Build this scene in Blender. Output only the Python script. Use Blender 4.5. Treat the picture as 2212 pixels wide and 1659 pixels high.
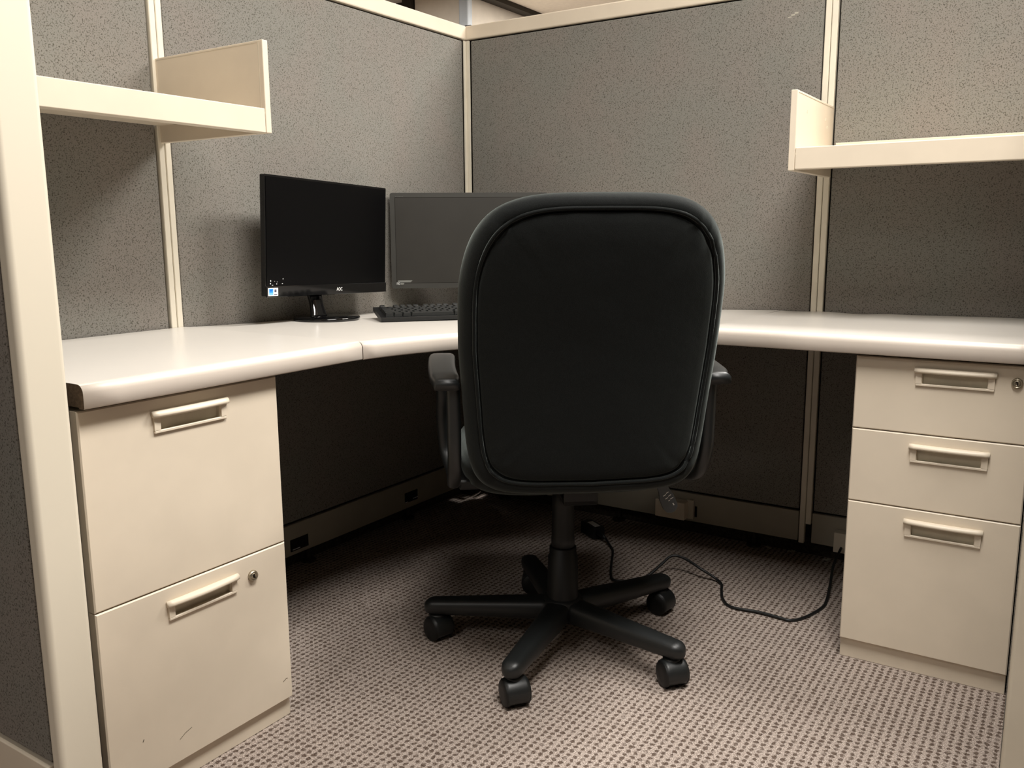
import bpy, bmesh, math, random
from mathutils import Vector, Matrix, noise
for _o in list(bpy.data.objects): bpy.data.objects.remove(_o)
S = bpy.context.scene
COL = S.collection
PI = math.pi
rad = math.radians
random.seed(7)

# ------------------------------------------------------------------ camera
CAM = Vector((1.81886, -2.52227, 0.95752))
YAW, PITCH, ROLL = rad(33.053), rad(-9.869), rad(-0.385)
fwd = Vector((-math.sin(YAW)*math.cos(PITCH), math.cos(YAW)*math.cos(PITCH), math.sin(PITCH)))
rgt = Vector((math.cos(YAW), math.sin(YAW), 0))
upv = rgt.cross(fwd)
R_ = rgt*math.cos(ROLL) + upv*math.sin(ROLL)
U_ = -rgt*math.sin(ROLL) + upv*math.cos(ROLL)
cd = bpy.data.cameras.new('camera'); cam = bpy.data.objects.new('camera', cd); COL.objects.link(cam)
cd.sensor_fit = 'HORIZONTAL'; cd.sensor_width = 36.0; cd.lens = 36.0*1885.47/2212.0
cd.clip_start = 0.05; cd.clip_end = 60
m = Matrix.Identity(4)
for i in range(3):
    m[i][0] = R_[i]; m[i][1] = U_[i]; m[i][2] = -fwd[i]; m[i][3] = CAM[i]
cam.matrix_world = m
S.camera = cam

# ------------------------------------------------------------------ world, lights, exposure
S.view_settings.view_transform = 'Standard'
S.view_settings.look = 'None'
S.view_settings.gamma = 1.0
S.view_settings.use_curve_mapping = False
S.view_settings.exposure = 0.0
w = bpy.data.worlds.new('world'); S.world = w; w.use_nodes = True
bg = w.node_tree.nodes['Background']; bg.inputs[0].default_value = (1.0, 0.95, 0.88, 1); bg.inputs[1].default_value = 0.012

CEIL = 2.70
def troffer(name, x, y, sx, sy, power, col=(1.0, 0.965, 0.915)):
    l = bpy.data.lights.new(name, 'AREA'); l.shape = 'RECTANGLE'; l.size = sx; l.size_y = sy
    l.energy = power; l.color = col
    o = bpy.data.objects.new(name, l); COL.objects.link(o); o.location = (x, y, CEIL-0.03)
    return o
troffer('ceiling_light_far', 1.85, 0.55, 0.6, 1.2, 125)
troffer('ceiling_light_near', 1.70, -1.55, 0.6, 1.2, 84)
troffer('ceiling_light_left', -1.7, 1.2, 0.6, 1.2, 80)
troffer('ceiling_light_corridor', 1.0, -4.1, 0.6, 1.2, 24)
troffer('ceiling_light_back', -0.7, 3.6, 0.6, 1.2, 150)
troffer('ceiling_light_back_left', -4.2, 4.6, 0.6, 1.2, 90)

# ------------------------------------------------------------------ materials
def lin(c):
    return tuple(((v/255.0)/12.92 if v/255.0 <= 0.04045 else ((v/255.0+0.055)/1.055)**2.4) for v in c)
class NT:
    def __init__(s, name):
        s.m = bpy.data.materials.new(name); s.m.use_nodes = True
        s.t = s.m.node_tree; s.b = s.t.nodes['Principled BSDF']
    def n(s, typ, **kw):
        nd = s.t.nodes.new(typ)
        for k, v in kw.items():
            if k in nd.inputs: nd.inputs[k].default_value = v
            else: setattr(nd, k, v)
        return nd
    def l(s, a, b): s.t.links.new(a, b)
    def math(s, op, a, b=None, c=None):
        nd = s.t.nodes.new('ShaderNodeMath'); nd.operation = op
        for i, v in enumerate((a, b, c)):
            if v is None: continue
            if isinstance(v, (int, float)): nd.inputs[i].default_value = v
            else: s.l(v, nd.inputs[i])
        return nd.outputs[0]
    def mixc(s, f, a, b):
        nd = s.t.nodes.new('ShaderNodeMix'); nd.data_type = 'RGBA'
        for idx, v in ((0, f), (6, a), (7, b)):
            if isinstance(v, (int, float)): nd.inputs[idx].default_value = v
            elif isinstance(v, tuple): nd.inputs[idx].default_value = (*v[:3], 1)
            else: s.l(v, nd.inputs[idx])
        return nd.outputs[2]
    def ramp(s, f, p0, p1):
        nd = s.t.nodes.new('ShaderNodeMapRange'); nd.inputs[1].default_value = p0; nd.inputs[2].default_value = p1
        nd.interpolation_type = 'SMOOTHSTEP'; s.l(f, nd.inputs[0]); return nd.outputs[0]
    def bump(s, h, strength, dist):
        nd = s.n('ShaderNodeBump'); nd.inputs['Strength'].default_value = strength; nd.inputs['Distance'].default_value = dist
        s.l(h, nd.inputs['Height']); s.l(nd.outputs[0], s.b.inputs['Normal'])
    def pos(s): return s.n('ShaderNodeNewGeometry').outputs['Position']

def plain(name, c, rough=0.5, spec=0.5, metal=0.0, mott=0.04, scale=9.0, bumps=0.0, bscale=600.0):
    k = NT(name); c = lin(c)
    nz = k.n('ShaderNodeTexNoise'); nz.inputs['Scale'].default_value = scale; nz.inputs['Detail'].default_value = 3
    k.l(k.pos(), nz.inputs['Vector'])
    f = k.ramp(nz.outputs[0], 0.3, 0.7)
    k.l(k.mixc(f, tuple(v*(1-mott) for v in c), tuple(min(1, v*(1+mott)) for v in c)), k.b.inputs['Base Color'])
    k.b.inputs['Roughness'].default_value = rough; k.b.inputs['Specular IOR Level'].default_value = spec
    k.b.inputs['Metallic'].default_value = metal
    if bumps:
        n2 = k.n('ShaderNodeTexNoise'); n2.inputs['Scale'].default_value = bscale; k.l(k.pos(), n2.inputs['Vector'])
        k.bump(n2.outputs[0], bumps, 0.001)
    return k.m

def fabric_mat():
    k = NT('panel_fabric'); p = k.pos()
    vo = k.n('ShaderNodeTexNoise'); vo.inputs['Scale'].default_value = 330; vo.inputs['Detail'].default_value = 2.5; vo.inputs['Roughness'].default_value = 0.6
    mp = k.n('ShaderNodeMapping'); mp.inputs['Rotation'].default_value = (0.7, 0.5, 0.9); k.l(p, mp.inputs['Vector'])
    k.l(mp.outputs[0], vo.inputs['Vector'])
    f = k.ramp(vo.outputs[0], 0.32, 0.50)
    n2 = k.n('ShaderNodeTexNoise'); n2.inputs['Scale'].default_value = 5; k.l(p, n2.inputs['Vector'])
    g = k.ramp(n2.outputs[0], 0.3, 0.7)
    hi = k.mixc(g, lin((129, 127, 120)), lin((133, 127, 120)))
    k.l(k.mixc(f, lin((82, 79, 71)), hi), k.b.inputs['Base Color'])
    k.b.inputs['Roughness'].default_value = 0.95; k.b.inputs['Specular IOR Level'].default_value = 0.1
    k.bump(vo.outputs[0], 0.35, 0.001)
    return k.m

def carpet_mat():
    k = NT('carpet_loops'); p = k.pos()
    wob = k.n('ShaderNodeTexNoise'); wob.inputs['Scale'].default_value = 90; wob.inputs['Detail'].default_value = 1
    k.l(p, wob.inputs['Vector'])
    sub = k.n('ShaderNodeVectorMath', operation='SUBTRACT'); k.l(wob.outputs['Color'], sub.inputs[0]); sub.inputs[1].default_value = (.5, .5, .5)
    scl = k.n('ShaderNodeVectorMath', operation='SCALE'); k.l(sub.outputs[0], scl.inputs[0]); scl.inputs['Scale'].default_value = 0.0105
    add = k.n('ShaderNodeVectorMath', operation='ADD'); k.l(p, add.inputs[0]); k.l(scl.outputs[0], add.inputs[1])
    sx = k.n('ShaderNodeSeparateXYZ'); k.l(add.outputs[0], sx.inputs[0])
    cx = k.math('COSINE', k.math('MULTIPLY', sx.outputs[0], 2*PI/0.0148))
    cy = k.math('COSINE', k.math('MULTIPLY', sx.outputs[1], 2*PI/0.0141))
    sm = k.math('ADD', k.math('MULTIPLY', cx, 0.58), k.math('MULTIPLY', cy, 0.42))
    dark = k.ramp(sm, -0.05, 0.62)
    nz = k.n('ShaderNodeTexNoise'); nz.inputs['Scale'].default_value = 420; nz.inputs['Detail'].default_value = 2; k.l(p, nz.inputs['Vector'])
    nb = k.n('ShaderNodeTexNoise'); nb.inputs['Scale'].default_value = 60; k.l(p, nb.inputs['Vector'])
    lightc = k.mixc(k.ramp(nz.outputs[0], 0.35, 0.75), lin((136, 123, 114)), lin((204, 191, 181)))
    darkc = k.mixc(k.ramp(nz.outputs[0], 0.3, 0.7), lin((66, 54, 47)), lin((116, 101, 91)))
    amt = k.math('MULTIPLY', dark, k.ramp(nb.outputs[0], 0.15, 0.5))
    k.l(k.mixc(amt, lightc, darkc), k.b.inputs['Base Color'])
    k.b.inputs['Roughness'].default_value = 1.0; k.b.inputs['Specular IOR Level'].default_value = 0.05
    h = k.math('SUBTRACT', k.math('MULTIPLY', nz.outputs[0], 0.5), k.math('MULTIPLY', dark, 0.7))
    k.bump(h, 0.8, 0.003)
    return k.m

def chairfab_mat():
    k = NT('chair_fabric'); p = k.pos()
    nz = k.n('ShaderNodeTexNoise'); nz.inputs['Scale'].default_value = 700; nz.inputs['Detail'].default_value = 2; k.l(p, nz.inputs['Vector'])
    k.l(k.mixc(k.ramp(nz.outputs[0], 0.35, 0.7), lin((5, 7, 7)), lin((17, 20, 19))), k.b.inputs['Base Color'])
    k.b.inputs['Roughness'].default_value = 0.9; k.b.inputs['Specular IOR Level'].default_value = 0.25
    k.b.inputs['Sheen Weight'].default_value = 0.22; k.b.inputs['Sheen Roughness'].default_value = 0.4
    k.b.inputs['Sheen Tint'].default_value = (0.75, 0.85, 0.8, 1)
    n2 = k.n('ShaderNodeTexNoise'); n2.inputs['Scale'].default_value = 14; n2.inputs['Detail'].default_value = 3; k.l(p, n2.inputs['Vector'])
    h = k.math('ADD', k.math('MULTIPLY', nz.outputs[0], 0.25), k.math('MULTIPLY', n2.outputs[0], 2.0))
    k.bump(h, 0.35, 0.003)
    return k.m

M = dict(
 fabric=fabric_mat(), carpet=carpet_mat(), chairfab=chairfab_mat(),
 cream=plain('cream_paint', (220, 207, 187), 0.42, 0.4, mott=0.025),
 creamdark=plain('cream_paint_base', (205, 196, 178), 0.5, 0.3, mott=0.04),
 basepaint=plain('base_panel_paint', (158, 152, 138), 0.5, 0.3, mott=0.04),
 strip=plain('strip_paint', (222, 214, 196), 0.4),
 lam=plain('white_laminate', (214, 209, 201), 0.3, 0.5, mott=0.015, scale=3),
 edge=plain('edge_vinyl', (212, 201, 189), 0.38, 0.4, mott=0.015),
 core=plain('particle_core', (104, 88, 72), 0.8, 0.2, mott=0.2, scale=200),
 gap=plain('dark_gap', (30, 26, 22), 0.8, 0.1),
 recess=plain('recess_grey', (205, 196, 176), 0.6, 0.2, mott=0.05, scale=40),
 blackplast=plain('black_plastic', (20, 21, 21), 0.42, 0.45, mott=0.06, scale=30, bumps=0.15, bscale=900),
 keyplast=plain('key_plastic', (34, 35, 34), 0.32, 0.55),
 chairplast=plain('chair_plastic', (24, 26, 26), 0.42, 0.5, mott=0.05, scale=30, bumps=0.12, bscale=1200),
 greyplast=plain('lever_plastic', (76, 80, 83), 0.45, 0.4),
 tube=plain('column_plastic', (14, 15, 15), 0.5, 0.4),
 gloss=plain('gloss_black', (9, 9, 10), 0.06, 0.6, mott=0.02),
 screen=plain('screen_black', (5, 5, 6), 0.22, 0.2, mott=0.02),
 bezel=plain('grey_bezel', (58, 57, 53), 0.5, 0.35),
 screen2=plain('screen_haze_grey', (50, 48, 44), 0.38, 0.45, mott=0.05),  # reflected haze on the screen is mixed into this grey
 white=plain('white_print', (232, 232, 230), 0.5, 0.3),
 greyprint=plain('grey_print', (120, 121, 116), 0.5, 0.3),
 blue=plain('blue_print', (60, 150, 225), 0.5, 0.3, mott=0.2, scale=300),
 lightblue=plain('light_blue_print', (120, 190, 245), 0.5, 0.3),
 navyblue=plain('deep_blue_print', (20, 110, 205), 0.5, 0.3),
 navy=plain('navy_print', (60, 52, 86), 0.5, 0.3),
 metal=plain('nickel', (176, 166, 146), 0.3, 0.5, metal=0.85, mott=0.05, scale=60),
 ceil=plain('ceiling_tile', (238, 231, 218), 0.9, 0.1, mott=0.03, scale=30),
 bluepaint=plain('pale_blue_paint', (196, 203, 208), 0.5, 0.3),
 colpaint=plain('column_paint', (226, 217, 202), 0.6, 0.2),
 darktrim=plain('dark_trim', (50, 45, 38), 0.6, 0.3),
 gapblock=plain('shaded_carpet_brown', (66, 59, 52), 0.9, 0.1, mott=0.3, scale=120),  # dark brown imitates carpet in shade under the partitions
 scrap=plain('paper_scrap', (170, 165, 152), 0.8, 0.2),
 underside=plain('desk_underside', (90, 78, 64), 0.8, 0.1),
)
# scuffed cream for the end cap: small grey marks at fixed places
def scuffed():
    k = NT('cream_paint_scuffed'); p = k.pos()
    nz = k.n('ShaderNodeTexNoise'); nz.inputs['Scale'].default_value = 38; nz.inputs['Detail'].default_value = 4; nz.inputs['Roughness'].default_value = 0.7
    k.l(p, nz.inputs['Vector'])
    f = k.ramp(nz.outputs[0], 0.73, 0.80)
    k.l(k.mixc(f, lin((222, 213, 194)), lin((150, 138, 118))), k.b.inputs['Base Color'])
    k.b.inputs['Roughness'].default_value = 0.42
    return k.m
M['scuff'] = scuffed()

# ------------------------------------------------------------------ helpers
def obj(name, bm, mat, parent=None, smooth=False, loc=None, rotz=0.0):
    me = bpy.data.meshes.new(name)
    bmesh.ops.recalc_face_normals(bm, faces=bm.faces[:])
    bm.to_mesh(me); bm.free()
    mats = mat if isinstance(mat, (list, tuple)) else [mat]
    for mm in mats: me.materials.append(mm)
    if smooth:
        for p in me.polygons: p.use_smooth = True
    o = bpy.data.objects.new(name, me); COL.objects.link(o)
    if parent is not None: o.parent = parent
    if loc is not None: o.location = loc
    if rotz: o.rotation_euler = (0, 0, rotz)
    return o
def empty(name, loc=(0, 0, 0), rotz=0.0):
    o = bpy.data.objects.new(name, None); COL.objects.link(o); o.location = loc; o.rotation_euler = (0, 0, rotz)
    o.empty_display_size = 0.05
    return o
def tag(o, label=None, cat=None, group=None, kind=None):
    if label: o['label'] = label
    if cat: o['category'] = cat
    if group: o['group'] = group
    if kind: o['kind'] = kind
    return o
def structure(o, label, cat): return tag(o, label, cat, kind='structure')
def B(): return bmesh.new()
def box(bm, x0, x1, y0, y1, z0, z1, bev=0.0, seg=2, mi=0, mat=None):
    vs = [bm.verts.new((x, y, z)) for x in (x0, x1) for y in (y0, y1) for z in (z0, z1)]
    idx = [(0, 1, 3, 2), (4, 6, 7, 5), (0, 4, 5, 1), (2, 3, 7, 6), (0, 2, 6, 4), (1, 5, 7, 3)]
    fs = [bm.faces.new([vs[i] for i in f]) for f in idx]
    if mat is not None: bmesh.ops.transform(bm, matrix=mat, verts=vs)
    for f in fs: f.material_index = mi
    if bev > 0:
        es = list({e for f in fs for e in f.edges})
        r = bmesh.ops.bevel(bm, geom=es, offset=bev, segments=seg, profile=0.5, affect='EDGES')
        for f in r['faces']: f.material_index = mi
    return fs
def wn(o):
    for p in o.data.polygons: p.use_smooth = True
    md = o.modifiers.new('weighted_normal', 'WEIGHTED_NORMAL'); md.keep_sharp = False; md.weight = 80
    return o
def bx(name, x0, x1, y0, y1, z0, z1, mat, parent=None, bev=0.0, seg=2):
    b = B(); box(b, x0, x1, y0, y1, z0, z1, bev, seg); o = obj(name, b, mat, parent)
    return wn(o) if bev else o
def loft(bm, rings, cap0=True, cap1=True, closed=True, mi=0):
    vr = [[bm.verts.new(p) for p in r] for r in rings]
    n = len(rings[0])
    for a, b in zip(vr, vr[1:]):
        for i in range(n if closed else n-1):
            j = (i+1) % n
            f = bm.faces.new((a[i], a[j], b[j], b[i])); f.material_index = mi
    if cap0 and closed: f = bm.faces.new(list(reversed(vr[0]))); f.material_index = mi
    if cap1 and closed: f = bm.faces.new(vr[-1]); f.material_index = mi
    return vr
def lathe(bm, prof, n=32, mat=None, cap=True, mi=0):
    rings = [[(r*math.cos(2*PI*i/n), r*math.sin(2*PI*i/n), z) for i in range(n)] for r, z in prof]
    vr = loft(bm, rings, cap, cap, mi=mi)
    if mat is not None: bmesh.ops.transform(bm, matrix=mat, verts=[v for r in vr for v in r])
def catmull(pts, n=8):
    P = [Vector(p) for p in pts]; P = [P[0]*2-P[1]] + P + [P[-1]*2-P[-2]]; out = []
    for i in range(1, len(P)-2):
        for k in range(n):
            t = k/n; a, b, c, d = P[i-1:i+3]
            out.append(0.5*((2*b)+(c-a)*t+(2*a-5*b+4*c-d)*t*t+(3*b-a-3*c+d)*t**3))
    out.append(P[-2]); return out
def tube(bm, pts, rad_, n=8, sx=1.0, sy=1.0, up=Vector((0, 0, 1)), closed=False):
    rings = []; N = len(pts)
    for i, p in enumerate(pts):
        if closed: t = (pts[(i+1) % N]-pts[i-1]).normalized()
        else: t = (pts[min(i+1, N-1)]-pts[max(i-1, 0)]).normalized()
        s = t.cross(up)
        if s.length < 1e-4: s = t.cross(Vector((0, 1, 0)))
        s.normalize(); q = s.cross(t).normalized()
        r = rad_(i/(N-1)) if callable(rad_) else rad_
        rings.append([p+s*(r*sx*math.cos(2*PI*k/n))+q*(r*sy*math.sin(2*PI*k/n)) for k in range(n)])
    if closed: rings.append(rings[0]); loft(bm, rings, False, False); bmesh.ops.remove_doubles(bm, verts=bm.verts[:], dist=1e-6)
    else: loft(bm, rings)
def prism(bm, poly, z0, z1):
    loft(bm, [[(x, y, z0) for x, y in poly], [(x, y, z1) for x, y in poly]])
_dg = None
def text_obj(name, body, size, mat, parent, matrix, extrude=0.0003):
    cu = bpy.data.curves.new(name, 'FONT'); cu.body = body; cu.size = size; cu.extrude = extrude; cu.resolution_u = 3
    t = bpy.data.objects.new(name+'_src', cu); COL.objects.link(t)
    dg = bpy.context.evaluated_depsgraph_get(); dg.update()
    me = bpy.data.meshes.new_from_object(t.evaluated_get(dg)); me.name = name
    bpy.data.objects.remove(t)
    me.materials.clear(); me.materials.append(mat)
    o = bpy.data.objects.new(name, me); COL.objects.link(o); o.parent = parent; o.matrix_local = matrix
    return o

# ------------------------------------------------------------------ setting
ZR0, ZR1 = 1.5973, 1.6420       # cap rail
ZB0, ZB1 = 0.0545, 0.1452       # base panel
fl = B(); box(fl, -7, 7, -6, 9, -0.05, 0)
fo = obj('floor', fl, M['carpet']); structure(fo, 'grey and brown looped office carpet with a dotted weave', 'floor')
ce = B(); box(ce, -7, 7, -6, 9, CEIL, CEIL+0.05)
co = obj('ceiling', ce, M['ceil']); structure(co, 'pale beige office ceiling above the partitions', 'ceiling')

TH = 0.072
# a cubicle partition in local coords: X along, Y=0 visible face, body towards +Y, visible side -Y
def wall(name, label, matrix, length, seams, corner0=False, corner1=False, ends=(0, 0)):
    root = empty(name); root.matrix_world = matrix; structure(root, label, 'partition wall')
    cuts = [0.0]+seams+[length]
    core = B(); box(core, 0, length, 0.012, TH-0.012, ZB0+0.01, ZR0)
    obj('core', core, M['gap'], root)
    for i in range(len(cuts)-1):
        a = cuts[i] + (0.021 if i > 0 else (0.021 if corner0 else 0.004))
        b = cuts[i+1] - (0.021 if i < len(cuts)-2 else (0.021 if corner1 else 0.004))
        for yy0, yy1 in ((0, 0.012), (TH-0.012, TH)):
            bx('fabric_panel', a, b, yy0, yy1, ZB1+0.006, ZR0-0.005, M['fabric'], root, 0.003, 2)
            bx('base_panel', a-0.002, b+0.002, yy0-0.003 if yy0 == 0 else yy0, yy1 if yy0 == 0 else yy1+0.003, ZB0, ZB1, M['basepaint'], root, 0.002, 1)
        rb = B(); box(rb, cuts[i]+(0 if i else 0.0), cuts[i+1]-0.0006, -0.004, TH+0.004, ZR0, ZR1, 0.004, 2)
        obj('cap_rail', rb, M['cream'], root)
    for s in seams:
        for sx0, sx1 in ((-0.0165, -0.0008), (0.0008, 0.0165)):
            sb = B(); box(sb, s+sx0, s+sx1, -0.005, 0.012, (0.05 if sx0 < 0 else 0.11), ZR0-0.003, 0.0015, 1)
            obj('seam_strip', sb, M['strip'], root)
    # levelling feet under the base
    x = 0.12
    while x < length:
        f = B(); lathe(f, [(0.022, 0), (0.022, 0.006), (0.008, 0.012), (0.006, 0.07)], 14, Matrix.Translation((x, TH/2, 0)))
        obj('levelling_foot', f, M['darktrim'], root); x += 0.46
    kb = B(); box(kb, 0, length, TH-0.02, TH-0.008, 0.0, ZB0+0.02); obj('gap_block', kb, M['gapblock'], root)  # added block, closes the gap under the partition to light and view
    return root
# back wall: local X=+x, local Y=+y
wall_back = wall('wall_back', 'grey fabric cubicle partition behind the right-hand desk', Matrix.Identity(4), 1.80, [1.2008], corner0=True)
# left wall: visible face +x ; local X -> world +y?  local -Y -> +x so local Y -> -x, X = Y x Z = (-1,0,0)x(0,0,1) = (0,1,0)
mL = Matrix(((0, -1, 0, 0), (1, 0, 0, -1.827), (0, 0, 1, 0), (0, 0, 0, 1)))
wall_left = wall('wall_left', 'grey fabric cubicle partition behind the two monitors', mL, 1.827, [1.827-1.206], corner1=True)
# corner strips
for nm, a in (('corner_strip', (0.0002, 0.0045, -0.0145, -0.0005)), ('corner_strip', (0.0045, 0.0155, -0.0045, 0.0))):
    pass
bx('corner_strip', -0.002, 0.004, -0.0150, -0.0005, 0.05, ZR0-0.004, M['strip'], wall_back, 0.001, 1)
bx('corner_strip', 0.0045, 0.0165, -0.004, 0.002, 0.05, ZR0-0.004, M['strip'], wall_back, 0.001, 1)
bx('gap_block', -0.072, -0.006, -0.002, 0.066, 0.0, 0.049, M['gap'], wall_back)  # added plug under the corner, cuts down the light leaking through
bx('corner_connector', -0.07, 0.0, 0.0, 0.07, ZR0, ZR1-0.002, M['cream'], wall_back, 0.003, 1)
bx('connector_clip', -0.012, 0.012, 0.012, 0.018, ZR1-0.002, ZR1+0.006, M['gap'], wall_back)
# small pale scratch near the top of the back panel
sc = B()
for i in range(3):
    box(sc, 1.083+i*0.009, 1.093+i*0.009, -0.0006, 0.0, 1.528+i*0.004, 1.5305+i*0.005)
obj('scratch', sc, M['scrap'], wall_back)

# front-left wing partition with its rounded cream end cap
wf = empty('wall_front', (0, 0, 0)); structure(wf, 'short partition wing at the cubicle entrance with a cream end post', 'partition wall')
YA, YB, XE = -1.827, -1.893, 0.599
bx('core', -0.9, XE-0.03, YB+0.012, YA-0.004, 0.03, ZR0, M['gap'], wf)
bx('fabric_panel', -0.9, XE-0.034, YB+0.002, YB+0.014, 0.165, ZR0-0.004, M['fabric'], wf, 0.003)
bx('fabric_panel', 0.02, XE-0.034, YA-0.014, YA-0.002, 0.165, ZR0-0.004, M['fabric'], wf, 0.003)
bx('base_panel', -0.9, XE-0.036, YB-0.003, YB+0.012, 0.02, 0.158, M['cream'], wf, 0.002)
pc = B(); box(pc, XE-0.030, XE, YB, YA, 0.0, 1.66, 0.009, 4)
ec = wn(obj('end_post', pc, M['scuff'], wf, smooth=False))
bx('cap_rail', -0.9, XE-0.031, YB-0.002, YA+0.002, ZR0, ZR1, M['cream'], wf, 0.004)

# right partition, slightly skewed, and its end post
wr = empty('wall_right', (1.745, 0.0, 0), 0); structure(wr, 'partition at the right edge beside the drawer pedestal', 'partition wall')
mR = Matrix.Translation((1.745, 0, 0)) @ Matrix.Rotation(rad(1.7), 4, 'Z')
wr.matrix_world = mR
bx('core', 0.012, 0.06, -1.20, 0.0, 0.02, ZR0, M['gap'], wr)
bx('fabric_panel', 0, 0.012, -1.20, 0.0, ZB1+0.005, ZR0-0.004, M['fabric'], wr)
bx('base_panel', -0.0, 0.012, -1.20, 0.0, 0.0, ZB1, M['fabric'], wr)
bx('cap_rail', -0.004, 0.076, -1.20, 0.0, ZR0, ZR1, M['cream'], wr, 0.004)
bx('end_post', 0.001, 0.075, -1.235, -1.201, 0.0, 1.66, M['creamdark'], wr, 0.006, 3)

# outlet openings in the left base panel and on the back base panel
def opening(y0, y1, z0, z1, glint):
    o = bx('outlet_opening', 0.0025, 0.0042, y0, y1, z0, z1, M['gap'])
    o.parent = wall_left; o.matrix_parent_inverse = wall_left.matrix_world.inverted()
    g = B()
    for a, b, c in glint: box(g, 0.0042, 0.006, y0+(y1-y0)*a, y0+(y1-y0)*b, z0+(z1-z0)*c, z0+(z1-z0)*c+0.0018)
    go = obj('clip_glint', g, M['white'], o)  # glints of metal in the dark openings, painted as white strips
opening(-0.8893, -0.821, 0.0665, 0.1015, [(0.1, 0.5, 0.12)])
opening(-0.3865, -0.3215, 0.0745, 0.1085, [(0.0, 0.2, 0.05), (0.62, 1.0, 0.2)])
bx('outlet_opening', 0.862, 0.869, -0.0046, -0.003, 0.072, 0.106, M['gap'], wall_back)

# far side of the office: structural column, dark ceiling rail and dark glazing bar
colm = empty('trim_1', (-2.13, 2.94, 0)); structure(colm, 'cream painted building column beyond the cubicle corner', 'column')
bx('column_shaft', -0.46, 0.0, 0.0, 0.88, 0, CEIL, M['colpaint'], colm, 0.004)
bx('corner_post', -0.030, 0.055, -0.03, 0.03, 0, CEIL, M['bluepaint'], colm, 0.012, 3)
rail = bx('trim_2', -2.13, -2.04, -1.0, 8.0, CEIL-0.035, CEIL, M['darktrim']); structure(rail, 'dark ceiling rail running past the column', 'ceiling rail')
wd = empty('wall_far', (0, 0, 0)); structure(wd, 'dark framed office wall far beyond the left partition', 'wall')
bx('wall_panel', -6.5, -2.70, 2.98, 3.05, 0, CEIL, M['darktrim'], wd)
bx('frame_post', -2.68, -2.60, 2.90, 2.98, 0, CEIL, M['darktrim'], wd)
bx('ledge', -6.5, -2.68, 2.93, 2.98, 2.27, 2.285, M['ceil'], wd)
bx('ledge', -6.5, -2.68, 2.93, 2.98, 2.225, 2.24, M['ceil'], wd)
bx('wall_end', -6.9, 6.9, 8.7, 8.8, 0, CEIL, M['ceil'], wd)

# ------------------------------------------------------------------ desktops
ZT, TK, RR = 0.737, 0.0378, 0.014
def sag(x, y):
    a = max(0.0, 1-x/1.2); b = max(0.0, 1+y/1.2)
    return -0.030*(a*b)**0.7
def deskz(x, y): return ZT+sag(x, y)
def desk(name, label, path, backs, endcaps=True, zf=lambda x, y: 0.0, rows=8, ends=(True, True)):
    """path: front edge points (x,y) ; backs: matching rear points."""
    root = empty(name, (0, 0, 0))
    tag(root, label, 'desktop', None)
    n = len(path)
    nor = []
    for i in range(n):
        t = Vector(path[min(i+1, n-1)])-Vector(path[max(i-1, 0)]); t.normalize()
        b = Vector(backs[i])-Vector(path[i]); q = Vector((-t.y, t.x))
        if q.dot(b) > 0: q = -q
        nor.append(q)          # outward
    top = B()
    g = []
    for i in range(n):
        f = Vector(path[i])-nor[i]*RR; bk = Vector(backs[i]); row = []
        for k in range(rows+1):
            p = f.lerp(bk, k/rows); row.append(Vector((p.x, p.y, ZT+zf(p.x, p.y))))
        g.append(row)
    def skin(off):
        return [[top.verts.new(v+Vector((0, 0, off))) for v in r] for r in g]
    A = skin(0); Bv = skin(-TK+0.002)
    for i in range(n-1):
        for k in range(rows):
            top.faces.new((A[i][k], A[i+1][k], A[i+1][k+1], A[i][k+1])).material_index = 0
            top.faces.new((Bv[i][k], Bv[i][k+1], Bv[i+1][k+1], Bv[i+1][k])).material_index = 1
        top.faces.new((A[i][rows], A[i+1][rows], Bv[i+1][rows], Bv[i][rows])).material_index = 2
        top.faces.new((A[i][0], Bv[i][0], Bv[i+1][0], A[i+1][0])).material_index = 2
    for i in (0, n-1):
        for k in range(rows):
            top.faces.new((A[i][k], A[i][k+1], Bv[i][k+1], Bv[i][k])).material_index = 2
    obj('worktop', top, [M['lam'], M['underside'], M['core']], root)
    eb = B(); prof = [(-RR, 0.0)]
    for k in range(1, 7):
        a = PI/2*k/6; prof.append((-RR+RR*math.sin(a), -RR+RR*math.cos(a)))
    prof += [(0, -TK+0.002), (-0.002, -TK), (-RR, -TK)]
    rings = []
    for i in range(n):
        rings.append([(path[i][0]+nor[i].x*o, path[i][1]+nor[i].y*o, ZT+zf(*path[i])+h) for o, h in prof])
    vr = loft(eb, rings)
    ob = obj('edge_band', eb, [M['edge'], M['core']], root, smooth=False)
    for p in ob.data.polygons:
        if abs(p.normal.z) < 0.9 and len(p.vertices) == 4: p.use_smooth = True
        if len(p.vertices) > 4: p.material_index = 1
    return root
XD, YD, JY, JX = 0.5825, -0.5925, -1.187, 1.10
# left unit
pl = [(XD, -1.797+i*(-1.797+1.1885)*-1/10) for i in range(11)]
pl = [(XD, -1.797+(1.797-1.1893)*i/10) for i in range(11)]
desk_l = desk('desktop', 'white laminate desktop left of the seam, under the left shelf and over the two-drawer cabinet',
     pl, [(0.006, y) for x, y in pl])
# corner unit
pc_, pb_ = [], []
AX, AY = JX-XD, -0.597-JY
for i in range(25):
    a = PI-(PI/2)*i/24
    pc_.append((JX+AX*math.cos(a), JY+AY*math.sin(a)))
    t = i/24
    if t < 0.5: pb_.append((0.006, JY+(-0.006-JY)*(t*2)))
    else: pb_.append((0.006+(JX-0.006)*(t*2-1), -0.006))
desk_c = desk('desktop', 'concave white corner desktop carrying both monitors and the keyboard', pc_, pb_, zf=sag, rows=10)
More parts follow.
